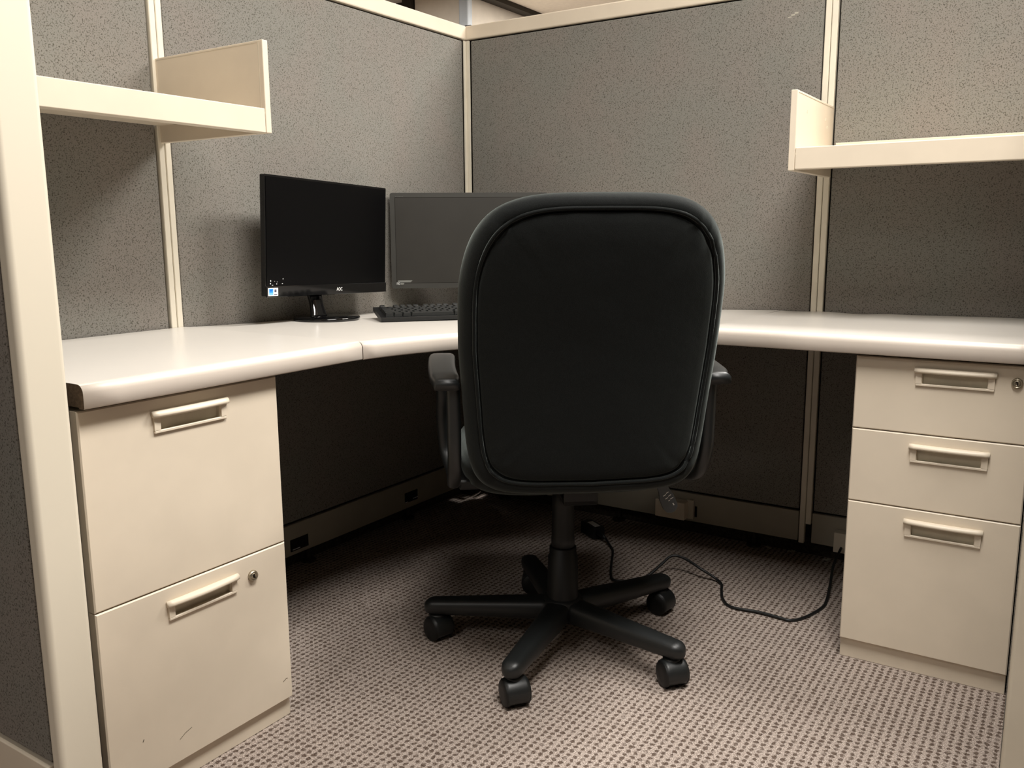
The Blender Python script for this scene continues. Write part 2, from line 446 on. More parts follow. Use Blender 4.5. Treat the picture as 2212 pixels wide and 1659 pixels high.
# right unit (slightly wavy, warped rear edge)
def wav(x, y):
    return -0.0062*math.exp(-((x-1.13)/0.12)**2)*max(0, 1+y/0.6) - 0.0055*math.exp(-((x-1.31)/0.055)**2)*max(0, 1+y/0.6)**2 - 0.003*math.exp(-((x-1.45)/0.12)**2)*max(0, 1+y/0.6)
pr_ = [(JX+0.0015+(1.757-JX)*i/20, -0.597+(0.0045 if i > 3 else 0.0015*i)) for i in range(21)]
desk_r = desk('desktop', 'white laminate desktop along the back partition, over the three-drawer pedestal',
     pr_, [(x, -0.006) for x, y in pr_], zf=wav, rows=8)
# support brackets
def bracket(parent, x0, y0, x1, y1):
    b = B(); d = Vector((x1-x0, y1-y0)); L = d.length; a = math.atan2(d.y, d.x)
    vs = [(0, -0.0), (0, -0.055), (0.02, -0.055), (L, -0.012), (L, 0.0)]
    loft(b, [[(x, -0.004, z) for x, z in vs], [(x, 0.004, z) for x, z in vs]])
    o = obj('support_bracket', b, M['darktrim'], parent); o.location = (x0, y0, 0.690); o.rotation_euler = (0, 0, a)
bracket(desk_l, 0.005, -1.215, 0.30, -1.215)
bracket(desk_c, 0.03, -0.03, 0.33, -0.33)
bracket(desk_r, 1.20, -0.005, 1.20, -0.30)

# ------------------------------------------------------------------ shelves
def shelf_left():
    r = empty('wall_shelf', (0, -1.5, 1.1658)); tag(r, 'cream metal shelf on the left partition, its end panel above the left desktop', 'shelf')
    y0, y1, X = -1.8+1.5, -1.2155+1.5, 0.3594
    z = 0
    b = B(); box(b, 0.002, X-0.001, y0, y1, 0.0385, 0.0425); obj('shelf_pan', b, M['cream'], r)
    b = B(); box(b, X-0.010, X, y0, y1-0.0005, 0.0, 0.0494, 0.002, 2); box(b, X-0.024, X-0.009, y0, y1-0.0005, 0.0, 0.003)
    wn(obj('front_lip', b, M['cream'], r))
    b = B(); box(b, 0.0, X+0.001, y1, y1+0.0145, 0.0, 0.1864, 0.0015, 2); ep = obj('end_panel', b, M['cream'], r)
    b = B()
    for a, c in [((0.006, X-0.012), (0.1812, 0.1822)), ((X-0.0125, X-0.0115), (0.05, 0.1822))]:
        box(b, a[0], a[1], y1-0.0004, y1, c[0], c[1])
    obj('seam_line', b, M['creamdark'], ep)
    bx('end_panel', 0.0, X+0.001, y0-0.0145, y0, 0.0, 0.1864, M['cream'], r, 0.0015)
shelf_left()
def shelf_right():
    r = empty('wall_shelf', (1.5, 0, 1.1005)); tag(r, 'cream metal shelf on the back partition at right, above the three-drawer pedestal', 'shelf')
    x0, x1, Y = 1.2189-1.5, 1.742-1.5, -0.3584
    b = B(); box(b, x0, x1, Y+0.001, -0.002, 0.0345, 0.038); obj('shelf_pan', b, M['cream'], r)
    b = B(); box(b, x0+0.010, x1, -0.006, -0.002, 0.038, 0.0885, 0.001, 1); obj('rear_lip', b, M['cream'], r)
    b = B(); box(b, x0+0.0005, x1, Y, Y+0.010, 0.0, 0.0510, 0.002, 2); box(b, x0+0.0005, x1, Y+0.009, Y+0.024, 0, 0.003); obj('front_lip', b, M['cream'], r)
    b = B(); box(b, x0-0.015, x0, Y-0.001, -0.001, -0.002, 0.1840, 0.0015, 2); ep = obj('end_panel', b, M['cream'], r)
    b = B()
    box(b, x0, x0+0.0006, Y+0.012, -0.006, 0.1785, 0.1795)
    for yy, zz in ((-0.27, 0.139), (-0.085, 0.139), (-0.07, 0.120)): box(b, x0, x0+0.0008, yy, yy+0.003, zz, zz+0.007)
    obj('rivet', b, M['creamdark'], ep)
    b = B(); box(b, x0, x0+0.0008, -0.040, -0.026, 0.056, 0.078, 0.0); obj('mounting_slot', b, M['gap'], ep)
    bx('end_panel', x1, x1+0.012, Y-0.001, -0.001, 0, 0.184, M['cream'], r, 0.0015)
shelf_right()

# ------------------------------------------------------------------ cabinets
def front_with_hole(w0, w1, z0, z1, hx0, hx1, hz0, hz1, th=0.018, ch=0.0022, depth=0.007):
    b = B()
    xs = [w0+ch, hx0, hx1, w1-ch]; zs = [z0+ch, hz0, hz1, z1-ch]
    V = {}
    for i, x in enumerate(xs):
        for k, z in enumerate(zs): V[i, k] = b.verts.new((x, 0, z))
    for i in range(3):
        for k in range(3):
            if (i, k) == (1, 1): continue
            b.faces.new((V[i, k], V[i+1, k], V[i+1, k+1], V[i, k+1]))
    # chamfer + sides
    c0 = [V[0, 0], V[1, 0], V[2, 0], V[3, 0], V[3, 1], V[3, 2], V[3, 3], V[2, 3], V[1, 3], V[0, 3], V[0, 2], V[0, 1]]
    def outer(v, y):
        x, z = v.co.x, v.co.z
        if abs(x-xs[0]) < 1e-6: x = w0
        elif abs(x-xs[3]) < 1e-6: x = w1
        if abs(z-zs[0]) < 1e-6: z = z0
        elif abs(z-zs[3]) < 1e-6: z = z1
        return b.verts.new((x, y, z))
    r1 = [outer(v, -ch) for v in c0]; r2 = [b.verts.new((v.co.x, -th, v.co.z)) for v in r1]
    for A, C in ((c0, r1), (r1, r2)):
        for i in range(12):
            j = (i+1) % 12; b.faces.new((A[i], A[j], C[j], C[i]))
    b.faces.new(r2)
    h0 = [V[1, 1], V[2, 1], V[2, 2], V[1, 2]]
    h1 = [b.verts.new((v.co.x, -depth, v.co.z)) for v in h0]
    for i in range(4):
        j = (i+1) % 4; f = b.faces.new((h0[i], h1[i], h1[j], h0[j])); f.material_index = 1
    f = b.faces.new(h1); f.material_index = 1
    return b
def handle(parent, x0, x1, z0, z1):
    """pull frame proud of the drawer front, bowed lip on top. x0<x1, front is +Y"""
    b = B(); t = 0.0042; s = 0.0125
    box(b, x0+0.003, x0+0.003+s-0.001, 0, t, z0+0.0052, z1-0.004)
    box(b, x1-0.003-s+0.001, x1-0.003, 0, t, z0+0.0052, z1-0.004)
    box(b, x0+0.003, x1-0.003, 0, t, z0, z0+0.005, 0.001, 1)
    obj_frame = obj('label_frame', b, M['cream'], parent)
    b = B(); n = 16; rings = []
    for i in range(n+1):
        u = i/n; x = x0+(x1-x0)*u; bow = 0.005*math.sin(PI*u); e = min(1, 14*min(u, 1-u)+0.85)
        c = []
        D, H = (0.011+bow)*e, 0.0055
        for k in range(10):
            a = 2*PI*k/10
            c.append((x, max(0.0, D/2+D/2*math.cos(a)), z1-H+H*math.sin(a)-0.0015*math.cos(a)))
        rings.append(c)
    loft(b, rings)
    obj('pull', b, M['cream'], parent, smooth=True)
def lock(parent, x, z):
    b = B(); mt = Matrix.Translation((x, 0, z)) @ Matrix.Rotation(-PI/2, 4, 'X')
    lathe(b, [(0.0105, 0), (0.0105, 0.003), (0.0088, 0.0062), (0.0078, 0.0062), (0.007, 0.0045), (0.006, 0.0048), (0.0055, 0.0062), (0.0035, 0.0062), (0.003, 0.0045)], 28, mt)
    lo = obj('lock', b, M['metal'], parent, smooth=False)
    for p in lo.data.polygons: p.use_smooth = len(p.vertices) == 4
    return lo
def keyhole(parent, x, z, tilt):
    b = B(); mt = Matrix.Translation((x, 0.0050, z)) @ Matrix.Rotation(tilt, 4, 'Y')
    box(b, -0.0011, 0.0011, 0, 0.0016, -0.0045, 0.0045, mat=mt); obj('keyhole', b, M['gap'], parent)
def cabinet(name, label, loc, rotz, w, depth, fronts, toe, lk, bodyin=0.0):
    r = empty(name, loc, rotz); tag(r, label, 'cabinet')
    top = fronts[0][1]
    b = B(); box(b, bodyin, w-0.004, -depth, -0.0185, 0.028, top-0.003, 0.002, 1); obj('body', b, M['creamdark'], r)
    b = B(); box(b, 0.0 if not bodyin else 0.001, w, -0.06, -toe, 0.0, fronts[-1][0]-0.002, 0.001, 1); obj('toe_kick', b, M['cream'], r)
    for z0, z1, hz0, hz1, hx0, hx1, lkp in fronts:
        o = obj('drawer', front_with_hole(0, w, z0+0.0009, z1-0.0009, hx0+0.0155, hx1-0.0155, hz0+0.004, hz1-0.007), [M['cream'], M['recess']], r)
        handle(o, hx0, hx1, hz0, hz1)
        if lkp: l = lock(o, *lkp)
        if lkp: bmk = keyhole(o, lkp[0], lkp[1], 0.3)
    # rear glides to carry the body
    for x in (0.04, w-0.04):
        for y in (-depth+0.05, -0.09):
            b = B(); lathe(b, [(0.015, 0), (0.015, 0.028)], 12, Matrix.Translation((x, y, 0))); obj('glide', b, M['gap'], r)
    return r
cabL = cabinet('file_cabinet', 'cream two-drawer file cabinet under the left desktop by the entrance post', (0.5603, -1.4036, 0), -PI/2, 0.3936, 0.54,
    [(0.367, 0.6943, 0.6345, 0.6725, 0.1175, 0.2690, None), (0.0404, 0.367, 0.307, 0.3430, 0.1190, 0.2685, (0.0834, 0.3255))], 0.010, None)
cabR = cabinet('drawer_pedestal', 'cream three-drawer pedestal under the desktop at right', (1.7595, -0.5678, 0), PI, 0.3314, 0.54,
    [(0.535, 0.6943, 0.6380, 0.6765, 0.0645, 0.2150, (0.0291, 0.6587)), (0.3722, 0.535, 0.4745, 0.5143, 0.0645, 0.2150, None), (0.047, 0.3722, 0.3105, 0.3503, 0.0645, 0.2150, None)], 0.012, None, bodyin=0.018)
# hairline scratches on the left cabinet's lower drawer
def mark(parent, pts, wd, mat, name='scratch'):
    b = B(); P = [Vector((x, 0.0003, z)) for x, z in pts]
    for a, c in zip(P, P[1:]):
        d = (c-a).normalized(); s = Vector((-d.z, 0, d.x))*wd/2
        b.faces.new([b.verts.new(v) for v in (a-s, c-s, c+s, a+s)])
    obj(name, b, mat, parent)
dl = [c for c in cabL.children if c.name.startswith('drawer')][1]
mark(dl, [(0.262, 0.083), (0.250, 0.090), (0.236, 0.094)], 0.0008, M['underside'])
mark(dl, [(0.024, 0.082), (0.015, 0.086), (0.012, 0.085)], 0.0012, M['underside'])
mark(dl, [(0.332, 0.115), (0.3295, 0.119)], 0.0015, M['underside'])

# ------------------------------------------------------------------ monitors
def rrect(w0, w1, h0, h1, r, n=5):
    out = []
    for cx, cz, a0 in ((w1-r, h1-r, 0), (w0+r, h1-r, 90), (w0+r, h0+r, 180), (w1-r, h0+r, 270)):
        for k in range(n+1):
            a = rad(a0+90*k/n); out.append((cx+r*math.cos(a), cz+r*math.sin(a)))
    return out
def slab(bm, poly, y0, y1, mi=0):
    loft(bm, [[(x, y0, z) for x, z in poly], [(x, y1, z) for x, z in poly]], mi=mi)
def frame_place(o, right, base):
    """local X = right, local -Y = out of the screen, Z up"""
    X = Vector((right[0], right[1], 0)).normalized(); Z = Vector((0, 0, 1)); Y = Z.cross(X)
    mm = Matrix.Identity(4)
    for i in range(3): mm[i][0] = X[i]; mm[i][1] = Y[i]; mm[i][2] = Z[i]; mm[i][3] = base[i]
    o.matrix_world = mm

def head_matrix(c, yaw, tilt, roll):
    """panel frame: X right, -Y out of the screen, Z up; origin at the middle of the lower edge"""
    r = Vector((math.cos(yaw), math.sin(yaw), 0)); n = Vector((math.sin(yaw), -math.cos(yaw), 0))
    u = Vector((0, 0, 1))*math.cos(tilt)-n*math.sin(tilt)
    r2 = r*math.cos(roll)+u*math.sin(roll); u2 = u*math.cos(roll)-r*math.sin(roll); y = u2.cross(r2)
    mm = Matrix.Identity(4)
    for i in range(3): mm[i][0] = r2[i]; mm[i][1] = y[i]; mm[i][2] = u2[i]; mm[i][3] = c[i]
    return mm
# monitor 1 (black, left); it leans slightly to its right with the sagging desk
YW1 = rad(94.4)
m1 = empty('monitor'); z1 = deskz(0.09, -0.80)+0.0015
frame_place(m1, (math.cos(YW1), math.sin(YW1)), (0.0915, -0.797, z1))
tag(m1, 'black flat monitor with a small white and blue sticker, left of the grey monitor', 'monitor')
H1 = m1.matrix_world.inverted() @ head_matrix((0.1034, -0.7893, 0.7946), YW1, rad(-1.26), rad(-1.83))
W1, h0, h1 = 0.4905, 0.0, 0.2996
def head(o, H): o.matrix_local = H; return o
b = B(); slab(b, rrect(-W1/2, W1/2, h0, h1, 0.003), 0.0, 0.014)
slab(b, rrect(-W1/2+0.03, W1/2-0.03, h0+0.02, h1-0.03, 0.01), 0.014, 0.024)
slab(b, rrect(-W1/2+0.09, W1/2-0.09, h0+0.04, h1-0.09, 0.01), 0.024, 0.038); head(obj('housing', b, M['gloss'], m1), H1)
b = B(); box(b, -W1/2+0.004, W1/2-0.005, -0.0012, 0.0, h0+0.0265, h1-0.005); head(obj('screen', b, M['screen'], m1), H1)
b = B(); box(b, -W1/2, W1/2+0.0005, -0.0035, 0.0, h0-0.001, h0+0.0265, 0.0008, 1); ch = head(obj('chin_bezel', b, M['gloss'], m1), H1)
text_obj('logo_text', 'AOC', 0.0130, M['white'], ch, Matrix.Translation((0.020, -0.0040, h0+0.0085)) @ Matrix.Rotation(PI/2, 4, 'X') @ Matrix.Diagonal((0.85, 1, 1, 1)))
b = B()
lathe(b, [(0.088, 0), (0.0905, 0.002), (0.0905, 0.007), (0.088, 0.0095), (0.03, 0.012)], 56)
bo = obj('base', b, M['gloss'], m1)
for p in bo.data.polygons: p.use_smooth = len(p.vertices) == 4
b = B(); rings = []
for i in range(11):
    t = i/10; z = 0.010+t*0.075; wv = 0.031-0.008*math.sin(PI*t); xo = -0.030+0.012*t
    rings.append([(xo+wv*abs(math.cos(2*PI*k/20))**0.6*(1 if math.cos(2*PI*k/20) > 0 else -1), 0.0+0.028*t+0.012*math.sin(2*PI*k/20), z) for k in range(20)])
loft(b, rings); obj('stand_neck', b, M['gloss'], m1, smooth=True)
sx0, sz0 = -W1/2+0.0045, h0+0.0025; SW, SH = 0.0350, 0.0200
st = B(); slab(st, rrect(sx0, sx0+SW, sz0, sz0+SH, 0.0012, 3), -0.0040, -0.0036); sto = head(obj('sticker', st, M['white'], m1), H1)
def flat(name, mat, x0, x1, z0_, z1_, y=-0.0043, par=None):
    b = B(); box(b, sx0+x0*SW, sx0+x1*SW, y, y+0.0003, sz0+z0_*SH, sz0+z1_*SH); return obj(name, b, mat, par)
flat('blue_mark', M['blue'], 0.10, 0.50, 0.38, 0.90, par=sto)
flat('blue_mark', M['lightblue'], 0.10, 0.50, 0.12, 0.38, par=sto)
flat('blue_mark', M['navyblue'], 0.16, 0.40, 0.58, 0.80, y=-0.0045, par=sto)
b = B()
for i in range(2):
    for k in range(2): box(b, sx0+(0.63+i*0.105)*SW, sx0+(0.72+i*0.105)*SW, -0.0043, -0.0040, sz0+(0.48+k*0.17)*SH, sz0+(0.62+k*0.17)*SH)
box(b, sx0+0.58*SW, sx0+0.90*SW, -0.0043, -0.0040, sz0+0.12*SH, sz0+0.22*SH)
obj('window_mark', b, M['navy'], sto)
b = B()
for x, z, ww, hh in ((583, 605, 2.4, 5), (582.5, 611, 2.6, 4), (587, 614.5, 5, 1.8), (596.5, 612, 2, 2.6), (609.5, 611.7, 3.5, 1.7), (611, 601, 1.6, 3.4), (592, 606, 1.2, 1.6), (597.5, 607.5, 1.8, 1.2)):
    xx = -W1/2+(x-572.5)/640; zz = (641-z)/905; ww /= 640; hh /= 905
    vs = [b.verts.new((xx+ww*math.cos(a)*0.5*(0.7+0.3*random.random()), -0.0014, zz+hh*0.5*math.sin(a)*(0.7+0.3*random.random()))) for a in [2*PI*k/7 for k in range(7)]]
    b.faces.new(vs)
head(obj('glue_residue', b, M['white'], m1), H1)

# monitor 2 (grey, in the corner)
sc2 = 0.972
c2 = CAM+(Vector((0.1748, -0.2337, 0.7832))-CAM)*sc2; YW2 = rad(37.7)
W2, h0, h1 = 0.5033*sc2, 0.0, 0.2996*sc2
m2 = empty('monitor'); bp2 = Vector((c2.x+math.sin(-YW2)*0.03, c2.y+math.cos(YW2)*0.03)); z2 = deskz(bp2.x+0.05, bp2.y-0.07)+0.001
frame_place(m2, (math.cos(YW2), math.sin(YW2)), (bp2.x, bp2.y, z2))
tag(m2, 'dark grey matte monitor in the desk corner, partly behind the chair back', 'monitor')
H2 = m2.matrix_world.inverted() @ head_matrix(c2, YW2, rad(3.7), 0)
b = B(); slab(b, rrect(-W2/2, W2/2, h0, h1, 0.008), 0.0, 0.016); slab(b, rrect(-W2/2+0.04, W2/2-0.04, h0+0.03, h1-0.05, 0.02), 0.016, 0.030)
housing2 = head(obj('housing', b, M['bezel'], m2), H2)
b = B(); box(b, -W2/2+0.0150, W2/2-0.0150, -0.0004, 0.0, h0+0.0160, h1-0.0140)
head(obj('screen_gap', b, M['gap'], m2), H2)
b = B(); box(b, -W2/2+0.0158, W2/2-0.0158, -0.0008, -0.0003, h0+0.0165, h1-0.0150); head(obj('screen', b, M['screen2'], m2), H2)
text_obj('bezel_text', 'HD  LED BACKLIT', 0.0030, M['greyprint'], housing2, Matrix.Translation((-W2/2+0.017, -0.0004, h1-0.0128)) @ Matrix.Rotation(PI/2, 4, 'X'))
b = B()
b.faces.new([b.verts.new((-W2/2+x, -0.0012, h0+z)) for x, z in ((0.018, 0.0180), (0.058, 0.0185), (0.064, 0.0245), (0.020, 0.0245))])
b.faces.new([b.verts.new((-W2/2+x, -0.0012, h0+z)) for x, z in ((0.0275, 0.0115), (0.036, 0.0115), (0.039, 0.0165), (0.0275, 0.0170))])
stk = head(obj('sticker', b, M['greyprint'], m2), H2)
text_obj('sticker_text', 'FHD-', 0.0105, M['white'], stk, Matrix.Translation((-W2/2+0.0150, -0.0016, h0+0.0110)) @ Matrix.Diagonal((0.5, 1, 1, 1)) @ Matrix.Rotation(PI/2, 4, 'X'))
b = B(); box(b, -0.11, 0.11, -0.055, 0.055, 0.0, 0.010, 0.004, 3); obj('base', b, M['bezel'], m2)
b = B(); box(b, -0.03, 0.03, 0.004, 0.020, 0.008, 0.20, 0.004, 2); obj('stand_neck', b, M['bezel'], m2)
b = B(); tube(b, [Vector(p) for p in catmull([(-0.028, 0.004, 0.12), (-0.030, 0.0, 0.066), (-0.027, 0.0, 0.045), (-0.015, 0.03, 0.012)], 6)], 0.0028, 8)
obj('video_cable', b, M['blackplast'], m2, smooth=True)

# ------------------------------------------------------------------ keyboard
K0 = Vector((0.2795, -0.7857)); kd = Vector((math.cos(rad(50)), math.sin(rad(50))))
kb = empty('keyboard'); KW, KD = 0.44, 0.152
kz = deskz(0.28, -0.78)-0.0003
frame_place(kb, kd, (K0.x, K0.y, kz))
tag(kb, 'black full-size computer keyboard in front of the monitors', 'keyboard')
# local X right, local Y back
def ktop(y): return 0.012+0.018*y/KD
b = B()
poly = [(0, 0.002), (0, 0.010), (0.004, 0.0125), (KD-0.004, 0.0290), (KD, 0.027), (KD, 0.018), (0.01, 0.0)]
loft(b, [[(0, y, z) for y, z in poly], [(KW, y, z) for y, z in poly]])
obj('case', b, M['blackplast'], kb)
for x in (0.04, KW-0.06): bx('foot', x, x+0.02, KD-0.022, KD-0.012, 0.0, 0.022, M['blackplast'], kb)
kmesh = {}
def keymesh(wk):
    if wk in kmesh: return kmesh[wk]
    b = B(); hw, hd = wk/2, 0.0088
    t = 0.0022
    r0 = [(-hw, -hd, 0), (hw, -hd, 0), (hw, hd, 0), (-hw, hd, 0)]
    r1 = [(-hw+t, -hd+t*0.8, 0.0095), (hw-t, -hd+t*0.8, 0.0095), (hw-t, hd-t*1.4, 0.0105), (-hw+t, hd-t*1.4, 0.0105)]
    loft(b, [r0, r1]); bmesh.ops.bevel(b, geom=[e for e in b.edges], offset=0.0007, segments=1, affect='EDGES')
    me = bpy.data.meshes.new('key'); bmesh.ops.recalc_face_normals(b, faces=b.faces[:]); b.to_mesh(me); b.free(); me.materials.append(M['keyplast']); kmesh[wk] = me
    return me
U = 0.01905
def key(xu, row, wu):
    x = 0.012+(xu+wu/2)*U*0.985; y = 0.018+row*U*1.01+(0.006 if row == 5 else 0)
    o = bpy.data.objects.new('key', keymesh(round(wu*U*0.985-0.0012, 5))); COL.objects.link(o); o.parent = kb
    sl = math.atan(0.0165/KD); o.location = (x, y, 0.0118+0.0165*y/KD); o.rotation_euler = (sl+0.05*(row-2)*0.5, 0, 0)
rows = [[(0, 1.25), (1.25, 1.25), (2.5, 1.25), (3.75, 6.25), (10, 1.25), (11.25, 1.25), (12.5, 1.25), (13.75, 1.25)],
 [(0, 2.25)]+[(2.25+i, 1) for i in range(10)]+[(12.25, 2.75)],
 [(0, 1.75)]+[(1.75+i, 1) for i in range(11)]+[(12.75, 2.25)],
 [(0, 1.5)]+[(1.5+i, 1) for i in range(12)]+[(13.5, 1.5)],
 [(i, 1) for i in range(13)]+[(13, 2)],
 [(0, 1)]+[(2+i, 1) for i in range(4)]+[(6.5+i, 1) for i in range(4)]+[(11+i, 1) for i in range(4)]]
for r, L in enumerate(rows):
    for x, wu in L: key(x, r, wu)
for r in (3, 4): 
    for i in range(3): key(15.3+i, r, 1)
for i in range(3): key(15.3+i, 0, 1)
key(16.3, 1, 1)
for r in range(1, 5):
    for i in range(4): key(18.6+i, r, 1)
key(18.6, 0, 2); key(20.6, 0, 1); key(21.6, 0, 1)

# ------------------------------------------------------------------ office chair
TH_ = rad(39)
ch_ = empty('office_chair', (0.858, -0.8325, 0), TH_)
tag(ch_, 'black fabric swivel office chair seen from behind, on five casters', 'chair')
def halfw(z):
    pts = [(0.44, 0.232), (0.50, 0.237), (0.60, 0.243), (0.74, 0.253), (0.86, 0.254), (0.93, 0.250), (1.03, 0.245)]
    for (a, wa), (b_, wb) in zip(pts, pts[1:]):
        if z <= b_: return wa+(wb-wa)*(max(z, a)-a)/(b_-a)
    return pts[-1][1]
ZC, HB = 0.736, 0.289; F0 = -0.300; UC = 0.006
def outline(phi, inset):
    n = 4.1 if math.sin(phi) > 0 else 8.0
    c, s = math.cos(phi), math.sin(phi)
    ex = abs(c)**(2/n)*(1 if c > 0 else -1); ez = abs(s)**(2/n)*(1 if s > 0 else -1)
    z = ZC+ez*(HB-inset); u = ex*(halfw(z)-inset)
    return u, z
def backpt(u, z, d):
    bow = 0.75*u*u
    lum = 0.018*math.sin(PI*(z-0.45)/0.58)
    rec = 0.25*max(0.0, z-0.5) if z > 0.56 else 0.25*max(0.0, z-0.44)**2/0.24
    return Vector((UC+u, F0+d+bow+lum-0.01-rec, z))
NP = 96
def ring(inset, d, jitter=0.0, lerp=1.0):
    out = []
    for k in range(NP):
        phi = 2*PI*k/NP; u, z = outline(phi, inset)
        u *= lerp; z = ZC+(z-ZC)*lerp
        j = 0.0
        if jitter: 
            cn = 2.2*abs(math.sin(2*phi+0.0))**5
            j = jitter*(0.25+cn)*noise.noise(Vector((u*60, z*60, inset*300)))
        out.append(backpt(u, z, d+j))
    return out
b = B()
rings = [ring(0.036, 0.012), ring(0.030, 0.006, 0.003), ring(0.021, 0.004, 0.003), ring(0.010, 0.012), ring(0.003, 0.024), ring(0, 0.040), ring(0, 0.060), ring(0.006, 0.078), ring(0.018, 0.092), ring(0.045, 0.100), ring(0.045, 0.103, lerp=0.6), ring(0.045, 0.104, lerp=0.2)]
loft(b, rings); obj('backrest', b, M['chairfab'], ch_, smooth=True)
b = B()
rings = [ring(0.034, 0.012, 0.003), ring(0.035, 0.004, 0.004), ring(0.040, 0.0005, 0.002), ring(0.055, -0.004, 0.002), ring(0.09, -0.008), ring(0.09, -0.010, lerp=0.7), ring(0.09, -0.011, lerp=0.35), ring(0.09, -0.011, lerp=0.05)]
loft(b, rings, cap0=False); bp_ = obj('back_panel', b, M['chairfab'], ch_, smooth=True)
b = B(); tube(b, ring(0.0275, 0.0035, 0.004), 0.0036, 6, closed=True); obj('piping', b, M['chairfab'], ch_, smooth=True)
# seat
b = B(); rings = []
for z, ins in ((0.415, 0.05), (0.420, 0.02), (0.432, 0.006), (0.455, 0.0), (0.475, 0.002), (0.492, 0.014), (0.502, 0.04), (0.506, 0.12)):
    rg = []
    for k in range(64):
        a = 2*PI*k/64; n = 4.2; c, s = math.cos(a), math.sin(a)
        ex = abs(c)**(2/n)*(1 if c > 0 else -1); ey = abs(s)**(2/n)*(1 if s > 0 else -1)
        y = 0.035+ey*(0.245-ins); zz = z-(0.02 if ey > 0.6 else 0)*(max(0, ey-0.6)/0.4)
        rg.append((ex*(0.238-ins), y, zz))
    rings.append(rg)
loft(b, rings); obj('seat', b, M['chairfab'], ch_, smooth=True)
b = B(); box(b, -0.12, 0.12, -0.14, 0.20, 0.408, 0.418, 0.004, 2); box(b, -0.045, 0.045, -0.05, 0.14, 0.376, 0.408, 0.004, 2)
box(b, -0.035, 0.035, -0.225, -0.10, 0.405, 0.416, 0.002, 1); box(b, -0.035, 0.035, -0.225, -0.212, 0.405, 0.60, 0.002, 1)
obj('seat_plate', b, M['tube'], ch_)
# armrests
def arm(sgn):
    b = B(); pts = []
    n = 14; rings = []
    for i in range(n+1):
        t = i/n; y = -0.262+0.285*t
        z = 0.679+0.0165*min(1, t*1.3)-0.010*max(0, t-0.85)/0.15
        hw = 0.029*(1 if 0.08 < t < 0.9 else 0.86); cx = 0.270+0.006*math.sin(PI*t)
        if t < 0.08: z -= 0.003
        th = 0.011
        rg = []
        for k in range(16):
            a = 2*PI*k/16; c, s = math.cos(a), math.sin(a)
            rg.append((sgn*cx+hw*abs(c)**0.5*(1 if c > 0 else -1), y, z-0.008+th*abs(s)**0.6*(1 if s > 0 else -1)-0.004*(abs(c)**4)))
        rings.append(rg)
    loft(b, rings); pad = obj('armrest_pad', b, M['chairplast'], ch_, smooth=True)
    b = B()
    loop = catmull([(sgn*0.258, -0.245, 0.668), (sgn*0.257, -0.240, 0.60), (sgn*0.257, -0.232, 0.52), (sgn*0.257, -0.195, 0.462), (sgn*0.256, -0.12, 0.432), (sgn*0.255, -0.03, 0.430),
                    (sgn*0.268, 0.020, 0.47), (sgn*0.274, 0.010, 0.54), (sgn*0.273, -0.018, 0.61), (sgn*0.270, -0.004, 0.680)], 7)
    tube(b, loop, 0.0115, 10, sx=0.95, sy=1.25, up=Vector((1, 0, 0)))
    obj('armrest_bracket', b, M['chairplast'], ch_, smooth=True)
    b = B(); box(b, min(sgn*0.245, sgn*0.20), max(sgn*0.245, sgn*0.20), -0.13, -0.02, 0.418, 0.440, 0.004, 1); obj('armrest_mount', b, M['tube'], ch_)
arm(-1); arm(1)
# column
b = B(); lathe(b, [(0.0, 0.380), (0.0245, 0.380), (0.0255, 0.34), (0.0265, 0.262), (0.0275, 0.258), (0.0275, 0.238), (0.0245, 0.236)][1:], 36)
c1 = obj('gas_lift', b, M['tube'], ch_)
b = B(); lathe(b, [(0.0285, 0.237), (0.0315, 0.235), (0.0315, 0.216), (0.0345, 0.213), (0.0365, 0.11), (0.040, 0.095), (0.040, 0.06)], 36)
c2 = obj('column_cover', b, M['tube'], ch_)
for o in (c1, c2):
    for p in o.data.polygons: p.use_smooth = len(p.vertices) == 4
